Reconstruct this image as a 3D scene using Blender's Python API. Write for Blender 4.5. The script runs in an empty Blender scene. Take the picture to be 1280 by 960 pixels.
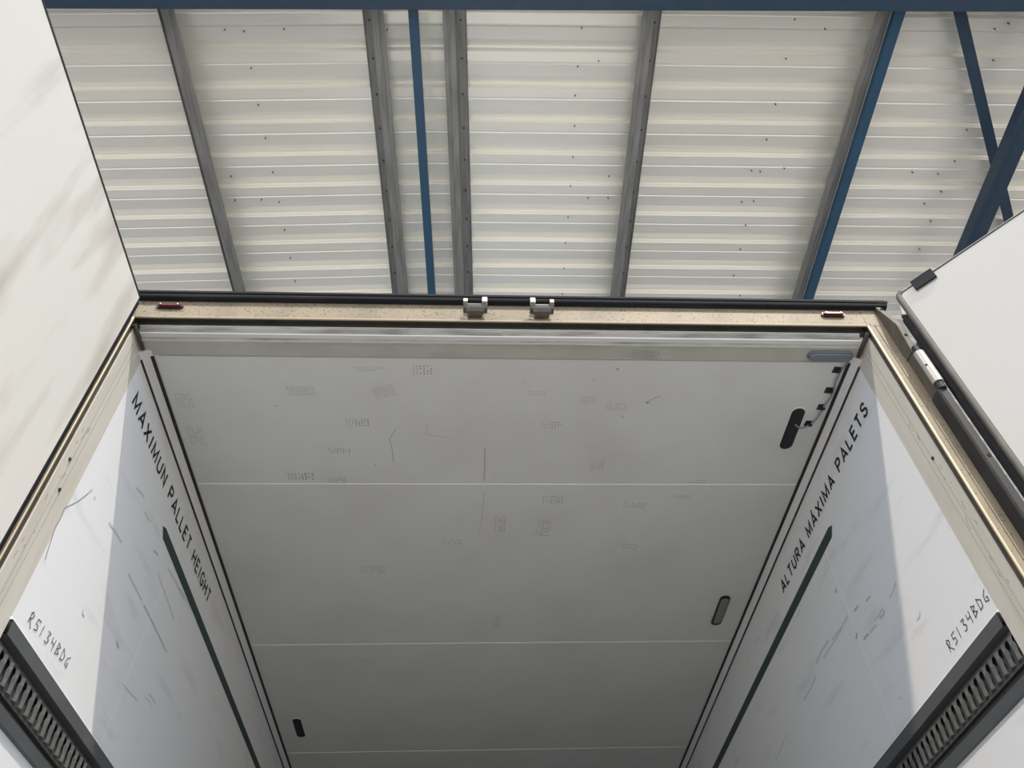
import bpy, math, random
from mathutils import Vector, Matrix

random.seed(7)
S = bpy.context.scene
COL = S.collection

# ------------------------------------------------------------------ camera
M = [[0.998616301912915, -0.04037919464596762, -0.03368979361048031],
     [-0.008278079196430171, -0.7533535187426825, 0.6575636465033907],
     [-0.05193221503644275, -0.6563748901639684, -0.752645367091067]]
cam_data = bpy.data.cameras.new('camera')
cam = bpy.data.objects.new('camera', cam_data)
COL.objects.link(cam)
R3 = Matrix(M).transposed()
cam.matrix_world = Matrix.Translation((-0.127, 0.0, 1.75)) @ R3.to_4x4()
cam_data.sensor_width = 36.0
cam_data.lens = 978.48 / 1280 * 36.0
cam_data.clip_start = 0.05
cam_data.clip_end = 500
S.camera = cam

# ------------------------------------------------------------------ light
SUN_E = math.radians(49.5)
SUN_TO = Vector((0.55, -1.0, 1.34)).normalized()       # towards the sun
w = bpy.data.worlds.new('sky')
S.world = w
w.use_nodes = True
nt = w.node_tree
nt.nodes.clear()
sky = nt.nodes.new('ShaderNodeTexSky')
sky.sky_type = 'NISHITA'
sky.sun_disc = False
sky.sun_elevation = math.asin(SUN_TO.z)
sky.sun_rotation = math.atan2(SUN_TO.x, SUN_TO.y)
sky.dust_density = 1.5
bg = nt.nodes.new('ShaderNodeBackground')
bg.inputs['Strength'].default_value = 0.36
wo = nt.nodes.new('ShaderNodeOutputWorld')
nt.links.new(sky.outputs[0], bg.inputs[0])
nt.links.new(bg.outputs[0], wo.inputs[0])


def sun(name, to, energy, angle, color):
    d = bpy.data.lights.new(name, 'SUN')
    d.energy = energy
    d.angle = math.radians(angle)
    d.color = color
    o = bpy.data.objects.new(name, d)
    o.rotation_euler = Vector(to).normalized().to_track_quat('Z', 'Y').to_euler()
    o.location = Vector(to).normalized() * 40
    COL.objects.link(o)
    return o


sun('sun', SUN_TO, 4.6, 0.8, (1.0, 0.925, 0.80))
# added second sun standing in for reflected light; its source is unseen
sun('added_bounce_sun', (-1.2, -1.0, 1.45), 2.4, 2.0, (1.0, 0.88, 0.74))

S.view_settings.view_transform = 'Standard'
S.view_settings.look = 'None'
S.view_settings.gamma = 1.0
S.view_settings.use_curve_mapping = False
S.view_settings.exposure = -0.38


# ------------------------------------------------------------------ materials
def mat(name, col, rough=0.5, metal=0.0, dirt=None, dirt_col=None, scale=8.0,
        stretch=(1, 1, 1), rot=(0, 0, 0), lo=0.5, hi=0.75, bump=0.0, bscale=60.0,
        speck=None, speck_scale=90.0, speck_lo=0.68, spec=0.5, emis=None, wide=None):
    m = bpy.data.materials.new(name)
    m.use_nodes = True
    t = m.node_tree
    b = t.nodes['Principled BSDF']
    b.inputs['Base Color'].default_value = (*col, 1)
    b.inputs['Roughness'].default_value = rough
    b.inputs['Metallic'].default_value = metal
    b.inputs['Specular IOR Level'].default_value = spec
    src = None
    tc = t.nodes.new('ShaderNodeTexCoord')

    def noise(sc, st, rt, lo_, hi_, detail=5):
        mp = t.nodes.new('ShaderNodeMapping')
        mp.inputs['Scale'].default_value = st
        mp.inputs['Rotation'].default_value = rt
        n = t.nodes.new('ShaderNodeTexNoise')
        n.inputs['Scale'].default_value = sc
        n.inputs['Detail'].default_value = detail
        r = t.nodes.new('ShaderNodeMapRange')
        r.inputs['From Min'].default_value = lo_
        r.inputs['From Max'].default_value = hi_
        t.links.new(tc.outputs['Object'], mp.inputs[0])
        t.links.new(mp.outputs[0], n.inputs['Vector'])
        t.links.new(n.outputs['Fac'], r.inputs['Value'])
        return r.outputs[0]

    def mix(fac_out, amount, a, bcol):
        mu = t.nodes.new('ShaderNodeMath')
        mu.operation = 'MULTIPLY'
        mu.use_clamp = True
        mu.inputs[1].default_value = amount
        t.links.new(fac_out, mu.inputs[0])
        mx = t.nodes.new('ShaderNodeMix')
        mx.data_type = 'RGBA'
        if a is None:
            mx.inputs['A'].default_value = (*col, 1)
        else:
            t.links.new(a, mx.inputs['A'])
        mx.inputs['B'].default_value = (*bcol, 1)
        t.links.new(mu.outputs[0], mx.inputs['Factor'])
        return mx.outputs['Result']
    if dirt:
        src = mix(noise(scale, stretch, rot, lo, hi), dirt, src, dirt_col)
    if wide:
        src = mix(noise(wide[1], (1, 1, 1), (0, 0, 0), 0.4, 0.7, 3), wide[0], src, wide[2])
    if speck:
        src = mix(noise(speck_scale, (1, 1, 1), (0, 0, 0), speck_lo, speck_lo + 0.05, 2), 1.0, src, speck)
    if src is not None:
        t.links.new(src, b.inputs['Base Color'])
    if bump:
        n = t.nodes.new('ShaderNodeTexNoise')
        n.inputs['Scale'].default_value = bscale
        bp = t.nodes.new('ShaderNodeBump')
        bp.inputs['Strength'].default_value = bump
        bp.inputs['Distance'].default_value = 0.003
        t.links.new(tc.outputs['Object'], n.inputs['Vector'])
        t.links.new(n.outputs['Fac'], bp.inputs['Height'])
        t.links.new(bp.outputs[0], b.inputs['Normal'])
    return m


WALLC = (0.79, 0.805, 0.82)
m_wall = mat('white_wall_laminate', WALLC, 0.42, dirt=0.30, dirt_col=(0.45, 0.46, 0.47), scale=3.0,
             stretch=(1, 1.0, 5.0), rot=(0.75, 0, 0), lo=0.56, hi=0.74, speck=(0.42, 0.41, 0.39), speck_scale=22, speck_lo=0.79)
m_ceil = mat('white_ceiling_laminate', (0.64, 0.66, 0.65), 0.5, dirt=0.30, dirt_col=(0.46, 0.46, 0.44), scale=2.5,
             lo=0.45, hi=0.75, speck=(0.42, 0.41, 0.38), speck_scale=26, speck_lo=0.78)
m_fill = mat('dirty_filler_panel', (0.455, 0.465, 0.425), 0.6, dirt=0.5, dirt_col=(0.34, 0.34, 0.30), scale=6, lo=0.4, hi=0.7,
             speck=(0.3, 0.28, 0.24), speck_scale=50, speck_lo=0.74)
m_cove = mat('white_cove_plastic', (0.74, 0.745, 0.75), 0.4)
m_blackstrip = mat('black_sealant', (0.012, 0.013, 0.014), 0.6)
m_rubber = mat('black_rubber', (0.010, 0.011, 0.014), 0.75, spec=0.25, dirt=0.25, dirt_col=(0.06, 0.06, 0.06), scale=9, stretch=(0.3, 3, 3))
m_brownrubber = mat('dusty_rubber_bead', (0.085, 0.078, 0.066), 0.55, dirt=0.5, dirt_col=(0.16, 0.15, 0.13), scale=12)
m_gold = mat('stained_steel_frame', (0.225, 0.186, 0.122), 0.6, metal=0.0, dirt=0.75, dirt_col=(0.12, 0.098, 0.07), scale=5,
             stretch=(1, 1, 1), lo=0.45, hi=0.75, speck=(0.07, 0.055, 0.038), speck_scale=150, speck_lo=0.62, bump=0.15)
m_reveal = mat('cream_frame_reveal', (0.58, 0.555, 0.49), 0.5, dirt=0.55, dirt_col=(0.50, 0.46, 0.38), scale=9,
               stretch=(1, 3, 0.5), lo=0.42, hi=0.7, speck=(0.22, 0.19, 0.15), speck_scale=34, speck_lo=0.77)
m_scored = mat('brown_scored_line', (0.30, 0.26, 0.20), 0.7)
m_bead = mat('worn_steel_bead', (0.46, 0.39, 0.27), 0.4, metal=0.3)
m_groove = mat('dark_brown_groove', (0.045, 0.038, 0.03), 0.6, dirt=0.5, dirt_col=(0.12, 0.10, 0.075), scale=10)
m_alu = mat('grimy_aluminium_profile', (0.40, 0.40, 0.375), 0.5, metal=0.1, dirt=0.9, dirt_col=(0.20, 0.195, 0.17), scale=5,
            stretch=(1.2, 8, 8), lo=0.45, hi=0.7)
m_alubright = mat('bare_aluminium_edge', (0.62, 0.62, 0.59), 0.4, metal=0.2, dirt=0.4, dirt_col=(0.4, 0.39, 0.36), scale=20)
m_recess = mat('dark_recess_metal', (0.085, 0.083, 0.078), 0.5, metal=0.3, dirt=0.6, dirt_col=(0.035, 0.034, 0.033), scale=12)
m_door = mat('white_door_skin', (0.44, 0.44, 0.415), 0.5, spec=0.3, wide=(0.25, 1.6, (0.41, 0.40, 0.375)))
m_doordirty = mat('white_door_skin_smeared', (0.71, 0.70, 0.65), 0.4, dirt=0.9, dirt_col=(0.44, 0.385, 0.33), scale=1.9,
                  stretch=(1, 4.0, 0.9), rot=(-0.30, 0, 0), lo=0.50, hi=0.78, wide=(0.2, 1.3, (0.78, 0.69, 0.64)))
m_clear = mat('sealed_edge', (0.60, 0.58, 0.53), 0.5)
m_bracket = mat('dark_painted_bracket', (0.060, 0.054, 0.045), 0.55, metal=0.0, dirt=0.6, dirt_col=(0.11, 0.098, 0.08), scale=14)
m_hingebar = mat('black_hinge_bar', (0.020, 0.020, 0.021), 0.6, spec=0.3, dirt=0.4, dirt_col=(0.06, 0.056, 0.05), scale=8)
m_sleeve = mat('aluminium_sleeve', (0.36, 0.35, 0.32), 0.45, metal=0.2, dirt=0.3, dirt_col=(0.4, 0.37, 0.32), scale=20)
m_hole = mat('black_hole', (0.004, 0.004, 0.005), 0.9)
m_red = mat('red_lamp_lens', (0.10, 0.010, 0.013), 0.3)
m_redcase = mat('dark_red_lamp_case', (0.035, 0.008, 0.010), 0.4)
m_steel = mat('worn_cast_steel', (0.15, 0.14, 0.135), 0.4, metal=0.6, dirt=0.6, dirt_col=(0.12, 0.10, 0.08), scale=40)
m_tip = mat('rubbed_bare_steel', (0.66, 0.64, 0.58), 0.4, metal=0.3)
m_ink = mat('black_lettering', (0.014, 0.014, 0.016), 0.6)
m_pen = mat('black_marker_ink', (0.03, 0.03, 0.035), 0.6)
m_green = mat('dark_green_tape', (0.012, 0.040, 0.032), 0.45)
m_seam = mat('pale_joint_sealant', (0.93, 0.93, 0.93), 0.4)
m_seamdark = mat('grey_joint_shadow', (0.36, 0.36, 0.34), 0.7)
m_rail = mat('dark_grey_load_rail', (0.085, 0.092, 0.097), 0.45, dirt=0.3, dirt_col=(0.14, 0.14, 0.14), scale=6)
m_railslot = mat('grey_slotted_rail', (0.10, 0.105, 0.10), 0.42, metal=0.3, dirt=0.4, dirt_col=(0.20, 0.20, 0.18), scale=14)
m_grayplastic = mat('blue_grey_lamp_cover', (0.15, 0.17, 0.20), 0.4)
m_lens = mat('smoky_lens', (0.20, 0.20, 0.17), 0.3)
m_navy = mat('black_opening', (0.006, 0.007, 0.011), 0.5)
m_cable = mat('grey_cable', (0.24, 0.25, 0.26), 0.5)
m_clip = mat('black_cable_clip', (0.018, 0.018, 0.020), 0.5)
m_smudge1 = mat('hand_print_marks', (0.34, 0.335, 0.32), 0.6)
m_smudge2 = mat('dark_print_marks', (0.12, 0.12, 0.12), 0.6)
m_smudge3 = mat('pale_print_marks', (0.46, 0.455, 0.44), 0.6)
m_scuff = mat('grey_wall_scuffs', (0.60, 0.605, 0.61), 0.6)
m_scuffdark = mat('dark_wall_scuffs', (0.44, 0.44, 0.445), 0.6)
m_floor = mat('brown_plywood_deck', (0.12, 0.10, 0.085), 0.6, dirt=0.5, dirt_col=(0.07, 0.06, 0.05), scale=5)
m_dark_strip = mat('dark_ground_strip', (0.16, 0.155, 0.145), 0.9, dirt=0.5, dirt_col=(0.12, 0.12, 0.115), scale=1.5)
m_concrete = mat('pale_concrete_yard', (0.58, 0.555, 0.51), 0.85, dirt=0.5, dirt_col=(0.36, 0.34, 0.31), scale=0.7, lo=0.4, hi=0.7)
m_sheet = mat('cream_corrugated_sheet', (0.97, 0.95, 0.865), 0.30, metal=0.30, dirt=0.15, dirt_col=(0.62, 0.60, 0.55), scale=2.0, stretch=(0.3, 3, 1))
m_galv = mat('galvanised_steel', (0.30, 0.30, 0.29), 0.5, metal=0.45, dirt=0.7, dirt_col=(0.19, 0.19, 0.18), scale=6, stretch=(8, 0.6, 6), lo=0.4, hi=0.65)
m_blue = mat('blue_painted_steel', (0.022, 0.075, 0.140), 0.5, dirt=0.2, dirt_col=(0.06, 0.11, 0.16), scale=9)
m_bluegrey = mat('dark_blue_painted_steel', (0.020, 0.048, 0.085), 0.5, dirt=0.3, dirt_col=(0.05, 0.08, 0.11), scale=7)
m_screw = mat('dark_screw_tip', (0.06, 0.06, 0.055), 0.5, metal=0.5)


# ------------------------------------------------------------------ mesh builder
class MB:
    def __init__(self):
        self.v = []
        self.f = []
        self.mi = []
        self.cur = 0

    def quadstrip(self, pts, faces):
        o = len(self.v)
        self.v += [tuple(p) for p in pts]
        for f in faces:
            self.f.append([o + i for i in f])
            self.mi.append(self.cur)
        return self

    def box(self, x0, x1, y0, y1, z0, z1, xf=None):
        p = [Vector((x, y, z)) for z in (z0, z1) for y in (y0, y1) for x in (x0, x1)]
        if xf:
            p = [xf @ q for q in p]
        return self.quadstrip(p, [(0, 2, 3, 1), (4, 5, 7, 6), (0, 1, 5, 4), (2, 6, 7, 3), (0, 4, 6, 2), (1, 3, 7, 5)])

    def prism(self, prof, a, b, axes, xf=None, caps=True, closed=True):
        """prof: list of 2D points; axes: function (p, q, t) -> Vector; extruded a..b (t)"""
        n = len(prof)
        pts = [axes(p, q, a) for p, q in prof] + [axes(p, q, b) for p, q in prof]
        if xf:
            pts = [xf @ Vector(q) for q in pts]
        fs = []
        rng = range(n) if closed else range(n - 1)
        for i in rng:
            j = (i + 1) % n
            fs.append((i, j, n + j, n + i))
        if caps and closed:
            fs.append(tuple(range(n - 1, -1, -1)))
            fs.append(tuple(range(n, 2 * n)))
        return self.quadstrip(pts, fs)

    def tube(self, path, r, n=8, caps=True):
        path = [Vector(p) for p in path]
        rings = []
        up = None
        for i, p in enumerate(path):
            if i == 0:
                d = path[1] - p
            elif i == len(path) - 1:
                d = p - path[-2]
            else:
                d = (path[i + 1] - path[i - 1])
            d.normalize()
            if up is None:
                up = Vector((0, 0, 1)) if abs(d.z) < 0.9 else Vector((1, 0, 0))
            s = d.cross(up).normalized()
            up = s.cross(d).normalized()
            rr = r[i] if isinstance(r, (list, tuple)) else r
            rings.append([p + (s * math.cos(2 * math.pi * k / n) + up * math.sin(2 * math.pi * k / n)) * rr for k in range(n)])
        pts = [q for ring in rings for q in ring]
        fs = []
        for i in range(len(rings) - 1):
            for k in range(n):
                a = i * n + k
                b = i * n + (k + 1) % n
                fs.append((a, b, b + n, a + n))
        if caps:
            fs.append(tuple(range(n - 1, -1, -1)))
            o = (len(rings) - 1) * n
            fs.append(tuple(range(o, o + n)))
        return self.quadstrip(pts, fs)

    def build(self, name, mats, parent=None, smooth=False, bevel=0.0, label=None):
        me = bpy.data.meshes.new(name)
        org = Vector((0, 0, 0))
        if self.v:
            n = len(self.v)
            org = Vector((sum(p[0] for p in self.v) / n, sum(p[1] for p in self.v) / n, sum(p[2] for p in self.v) / n))
        me.from_pydata([tuple(Vector(p) - org) for p in self.v], [], self.f)
        if not isinstance(mats, (list, tuple)):
            mats = [mats]
        for m in mats:
            me.materials.append(m)
        for p, i in zip(me.polygons, self.mi):
            p.material_index = i
        me.validate()
        me.update()
        import bmesh
        bm = bmesh.new()
        bm.from_mesh(me)
        bmesh.ops.recalc_face_normals(bm, faces=bm.faces)
        bm.to_mesh(me)
        bm.free()
        if smooth:
            for p in me.polygons:
                p.use_smooth = True
            me.set_sharp_from_angle(angle=math.radians(40))
        o = bpy.data.objects.new(name, me)
        COL.objects.link(o)
        place(o, org, parent)
        if bevel:
            bv = o.modifiers.new('bevel', 'BEVEL')
            bv.width = bevel
            bv.segments = 2
            bv.limit_method = 'ANGLE'
            bv.angle_limit = math.radians(40)
        if label:
            o['label'] = label
        return o


WORLD = {}


def place(o, org, parent):
    """world position org, kept when parented (no rotations on parents)"""
    WORLD[o.name] = Vector(org)
    if parent is None:
        o.location = org
    else:
        o.parent = parent
        o.location = Vector(org) - WORLD[parent.name]


def empty(name, loc, label=None, cat=None, group=None):
    o = bpy.data.objects.new(name, None)
    o.empty_display_size = 0.2
    COL.objects.link(o)
    o.location = loc
    WORLD[o.name] = Vector(loc)
    tag(o, label, cat, group)
    return o


def tag(o, label=None, cat=None, group=None, kind=None):
    if label:
        o['label'] = label
    if cat:
        o['category'] = cat
    if group:
        o['group'] = group
    if kind:
        o['kind'] = kind
    return o


AX_X = lambda p, q, t: Vector((t, p, q))        # profile (y,z) along x
AX_Y = lambda p, q, t: Vector((p, t, q))        # profile (x,z) along y
AX_Z = lambda p, q, t: Vector((p, q, t))        # profile (x,y) along z

# ================================================================== SETTING
g = MB()
g.box(-60, 60, -60, 60, -0.2, 0)
tag(g.build('concrete_yard', m_concrete), kind='structure')
g = MB()
g.box(-60, 60, -0.6, 22, 0.0, 0.012)  # unseen dark strip added to cut ground bounce onto the canopy sheets
tag(g.build('added_dark_strip', m_dark_strip), kind='structure')

# ---------------------------------------------------------------- canopy
TH = math.radians(1.6)
CXF = Matrix.Translation((-0.5, 0, 0)) @ Matrix.Rotation(-TH, 4, 'Z')   # local (u, v, z)
SL = 0.032
ZS = 7.25
PER = 0.2455
V0 = 1.545      # start of a steep face
V_START = V0 - 3 * PER
U_L, U_R = -6.0, 9.0


def sheet_profile():
    pts = []
    n = 40
    for k in range(n):
        v = V_START + k * PER
        pts += [(v, 0.034), (v + 0.004, 0.028), (v + 0.011, 0.004), (v + 0.015, 0.0), (v + 0.080, 0.001), (v + 0.083, 0.006), (v + 0.092, 0.007), (v + 0.098, 0.003),
                (v + 0.182, 0.014), (v + 0.230, 0.034)]
    pts.append((V_START + n * PER, 0.034))
    return pts


sp = sheet_profile()
cm = MB()
for (u0, u1) in ((U_L, 0.0), (0.0, U_R)):
    def axs(p, q, t, s=(-1 if u0 < 0 else 1)):
        return Vector((t, p, ZS + q - SL * abs(t)))
    bot = [CXF @ axs(p, q, u0) for p, q in sp] + [CXF @ axs(p, q, u1) for p, q in sp]
    n = len(sp)
    cm.quadstrip(bot, [(i, i + 1, n + i + 1, n + i) for i in range(n - 1)])
    top = [CXF @ axs(p, q + 0.04, u0) for p, q in sp] + [CXF @ axs(p, q + 0.04, u1) for p, q in sp]
    cm.quadstrip(top, [(i, i + 1, n + i + 1, n + i) for i in range(n - 1)])
ceiling = cm.build('ceiling', m_sheet)
tag(ceiling, 'cream corrugated metal canopy roof high above the trailer', kind='structure')

# screw tips poking through the sheet
sm = MB()
sm.tube([(0, 0, 0.004), (0, 0, -0.018)], [0.0048, 0.003], 6)
smesh_obj = None
screw_px = [(355, 36, 0), (281, 37, 0), (305, 39, 0), (314, 85, 0), (323, 131, 0), (332, 172, 0), (341, 215, 0), (289, 220, 0), (294, 250, 0),
            (327, 249, 0), (349, 252, 0), (356, 287, 0), (363, 322, 0), (369, 351, 0), (484, 37, 0),
            (727, 35, 0), (748, 76, 0), (722, 83, 0), (719, 119, 0), (718, 157, 0), (716, 196, 0), (761, 220, 0), (713, 232, 0), (735, 247, 0),
            (760, 247, 0), (710, 271, 0), (707, 303, 0), (705, 335, 0), (703, 367, 0), (993, 24, 0), (1031, 36, 0), (982, 73, 0), (969, 130, 0),
            (958, 174, 0), (939, 213, 0), (950, 214, 0), (980, 210, 0), (927, 252, 0), (942, 251, 0), (932, 281, 0), (925, 311, 0), (917, 344, 0),
            (925, 369, 0), (1243, 36, 0), (1260, 29, 0), (1241, 75, 0), (1208, 162, 0), (1193, 201, 0), (1140, 215, 0), (1172, 217, 0), (1176, 239, 0),
            (1155, 254, 0), (1163, 276, 0), (1149, 311, 0)]
Cc = Vector((-0.127, 0, 1.75))
F = 978.48


def ray_z(x, y, z):
    d = R3 @ Vector((x - 640, 480 - y, -F))
    t = (z - Cc.z) / d.z
    return Cc + d * t


def ray_ax(ax, v, x, y):
    d = R3 @ Vector((x - 640, 480 - y, -F))
    t = (v - Cc[ax]) / d[ax]
    return Cc + d * t


IXF = CXF.inverted()
for i, (x, y, _) in enumerate(screw_px):
    p = ray_z(x, y, ZS)
    u = (IXF @ p).x
    zz = ZS - SL * abs(u)
    p = ray_z(x, y, zz)
    if smesh_obj is None:
        o = sm.build('screw', m_screw, ceiling)
        smesh_obj = o
    else:
        o = smesh_obj.copy()
        COL.objects.link(o)
        o.parent = ceiling
    o.location = Vector((p.x, p.y, zz - 0.008)) - WORLD['ceiling']

# galvanised Z purlins
V_A, V_B = 1.18, 10.5


def purlin(uw, side, label):
    """uw = web position (canopy u); side +1: top flange to the right"""
    zt = ZS - SL * abs(uw) - 0.001
    h = 0.15
    t = 0.004
    s = side
    prof = [(uw + s * 0.070, zt - 0.012), (uw + s * 0.070, zt), (uw, zt), (uw, zt - h + t), (uw - s * 0.078, zt - h + t),
            (uw - s * 0.078, zt - h + 0.018), (uw - s * 0.078 + s * t, zt - h + 0.018)]
    # closed thin Z outline
    outer = [(uw + s * 0.072, zt - 0.015), (uw + s * 0.072, zt), (uw - s * t, zt), (uw - s * t, zt - h + t + 0.001),
             (uw - s * 0.074, zt - h + t + 0.001), (uw - s * 0.074, zt - h + 0.018), (uw - s * 0.078, zt - h + 0.018),
             (uw - s * 0.078, zt - h), (uw, zt - h), (uw, zt - t), (uw + s * 0.068, zt - t), (uw + s * 0.068, zt - 0.015)]
    b = MB()
    b.prism(outer, V_A, V_B, AX_Y, xf=CXF)
    # rolled stiffening bead on the lower flange
    ub = uw - s * 0.045
    b.prism([(ub - 0.006, zt - h), (ub - 0.003, zt - h - 0.004), (ub + 0.003, zt - h - 0.004), (ub + 0.006, zt - h)], V_A, V_B, AX_Y, xf=CXF)
    o = b.build('roof_purlin', m_galv)
    tag(o, label, 'purlin', 'galvanised purlins under the canopy sheets')
    sc = MB()
    for k in range(10):
        vv = V0 + 0.06 + k * PER
        c = CXF @ Vector((uw + s * 0.034, vv, 0))
        sc2 = MB()
        sc2.tube([(c.x, c.y, zt - t + 0.003), (c.x, c.y, zt - t - 0.012)], [0.0075, 0.005], 6)
        sc2.build('screw', m_screw, o)
    return o


U = lambda x, y: (IXF @ Vector((x, y, 0))).x
purlin(U(-2.085, 1.6), -1, 'galvanised roof purlin farthest left, nearest the left trailer door')
purlin(U(-0.785, 1.57), -1, 'galvanised roof purlin just left of the thin blue bar')
purlin(U(-0.252, 1.55), 1, 'galvanised roof purlin just right of the thin blue bar')
purlin(U(1.030, 1.51), 1, 'single galvanised roof purlin right of centre, clear of any blue steel')
purlin(U(2.535, 1.46), 1, 'galvanised roof purlin with a blue bar running along its right side')

b = MB()
c0 = U(2.570, 1.46)
zb = ZS - SL * abs(c0) - 0.16
b.prism([(c0 - 0.034, zb - 0.05), (c0 + 0.034, zb - 0.05), (c0 + 0.034, zb), (c0 - 0.034, zb)], V_A, V_B, AX_Y, xf=CXF)
tag(b.build('tie_bar', m_blue, bevel=0.003), 'flat blue steel bar beneath the right-hand galvanised purlin', 'steel bar')

b = MB()
c0 = U(-0.51, 1.49)
b.prism([(c0 - 0.030, 6.97), (c0 + 0.030, 6.97), (c0 + 0.030, 7.03), (c0 - 0.030, 7.03)], V_A, V_B, AX_Y, xf=CXF)
tag(b.build('tie_bar', m_blue, bevel=0.003), 'thin blue steel bar running between the two paired purlins', 'steel bar')

# blue rafter across the top of the view (I-section)
b = MB()
prof = [(1.234, 6.85), (1.434, 6.85), (1.434, 6.862), (1.340, 6.862), (1.340, 7.045), (1.434, 7.045), (1.434, 7.057),
        (1.234, 7.057), (1.234, 7.045), (1.328, 7.045), (1.328, 6.862), (1.234, 6.862)]
b.prism(prof, U_L + 0.1, U_R - 0.1, AX_X, xf=CXF)
raf = b.build('roof_rafter', m_bluegrey)
tag(raf, 'dark blue steel rafter crossing the very top of the view', 'roof beam')

# broad blue brace parallel to the purlins on the far right
b = MB()
p0 = Vector((3.583, 1.2, 6.80))
p1 = Vector((4.02, 9.5, 6.80))
d = (p1 - p0)
L = d.length
XB = Matrix.Translation(p0) @ Matrix.Rotation(math.atan2(d.y, d.x) - math.pi / 2, 4, 'Z')
b.prism([(-0.065, 0), (0.065, 0), (0.065, 0.008), (-0.057, 0.008), (-0.057, 0.09), (-0.065, 0.09)], 0, L, AX_Y, xf=XB)
b.prism([(-0.025, 0), (-0.018, -0.010), (-0.010, 0)], 0, L, AX_Y, xf=XB)
tag(b.build('roof_brace', m_bluegrey), 'broad dark blue brace above the right trailer door, in front of the slanting one', 'brace')

b = MB()
a = Vector((2.985, 1.385, 7.0))
c = Vector((3.93, 2.745, 7.0))
d = (c - a).normalized()
p0 = a - d * 0.3
XB = Matrix.Translation(p0) @ Matrix.Rotation(math.atan2(d.y, d.x) - math.pi / 2, 4, 'Z')
b.prism([(-0.036, 0), (0.036, 0), (0.036, 0.07), (0.030, 0.07), (0.030, 0.007), (-0.036, 0.007)], 0, 6.0, AX_Y, xf=XB)
tag(b.build('roof_brace', m_bluegrey), 'narrow slanting blue angle brace passing behind the broader blue brace', 'brace')

# ================================================================== TRAILER
WX = 1.225
ZC = 3.82
YF = 1.56
YR = 1.70
YEND = 15.0
trailer = empty('semi_trailer', (0, YF, 1.05),
                'white box semi-trailer seen from below through its open rear doors under the canopy', 'trailer')

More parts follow.
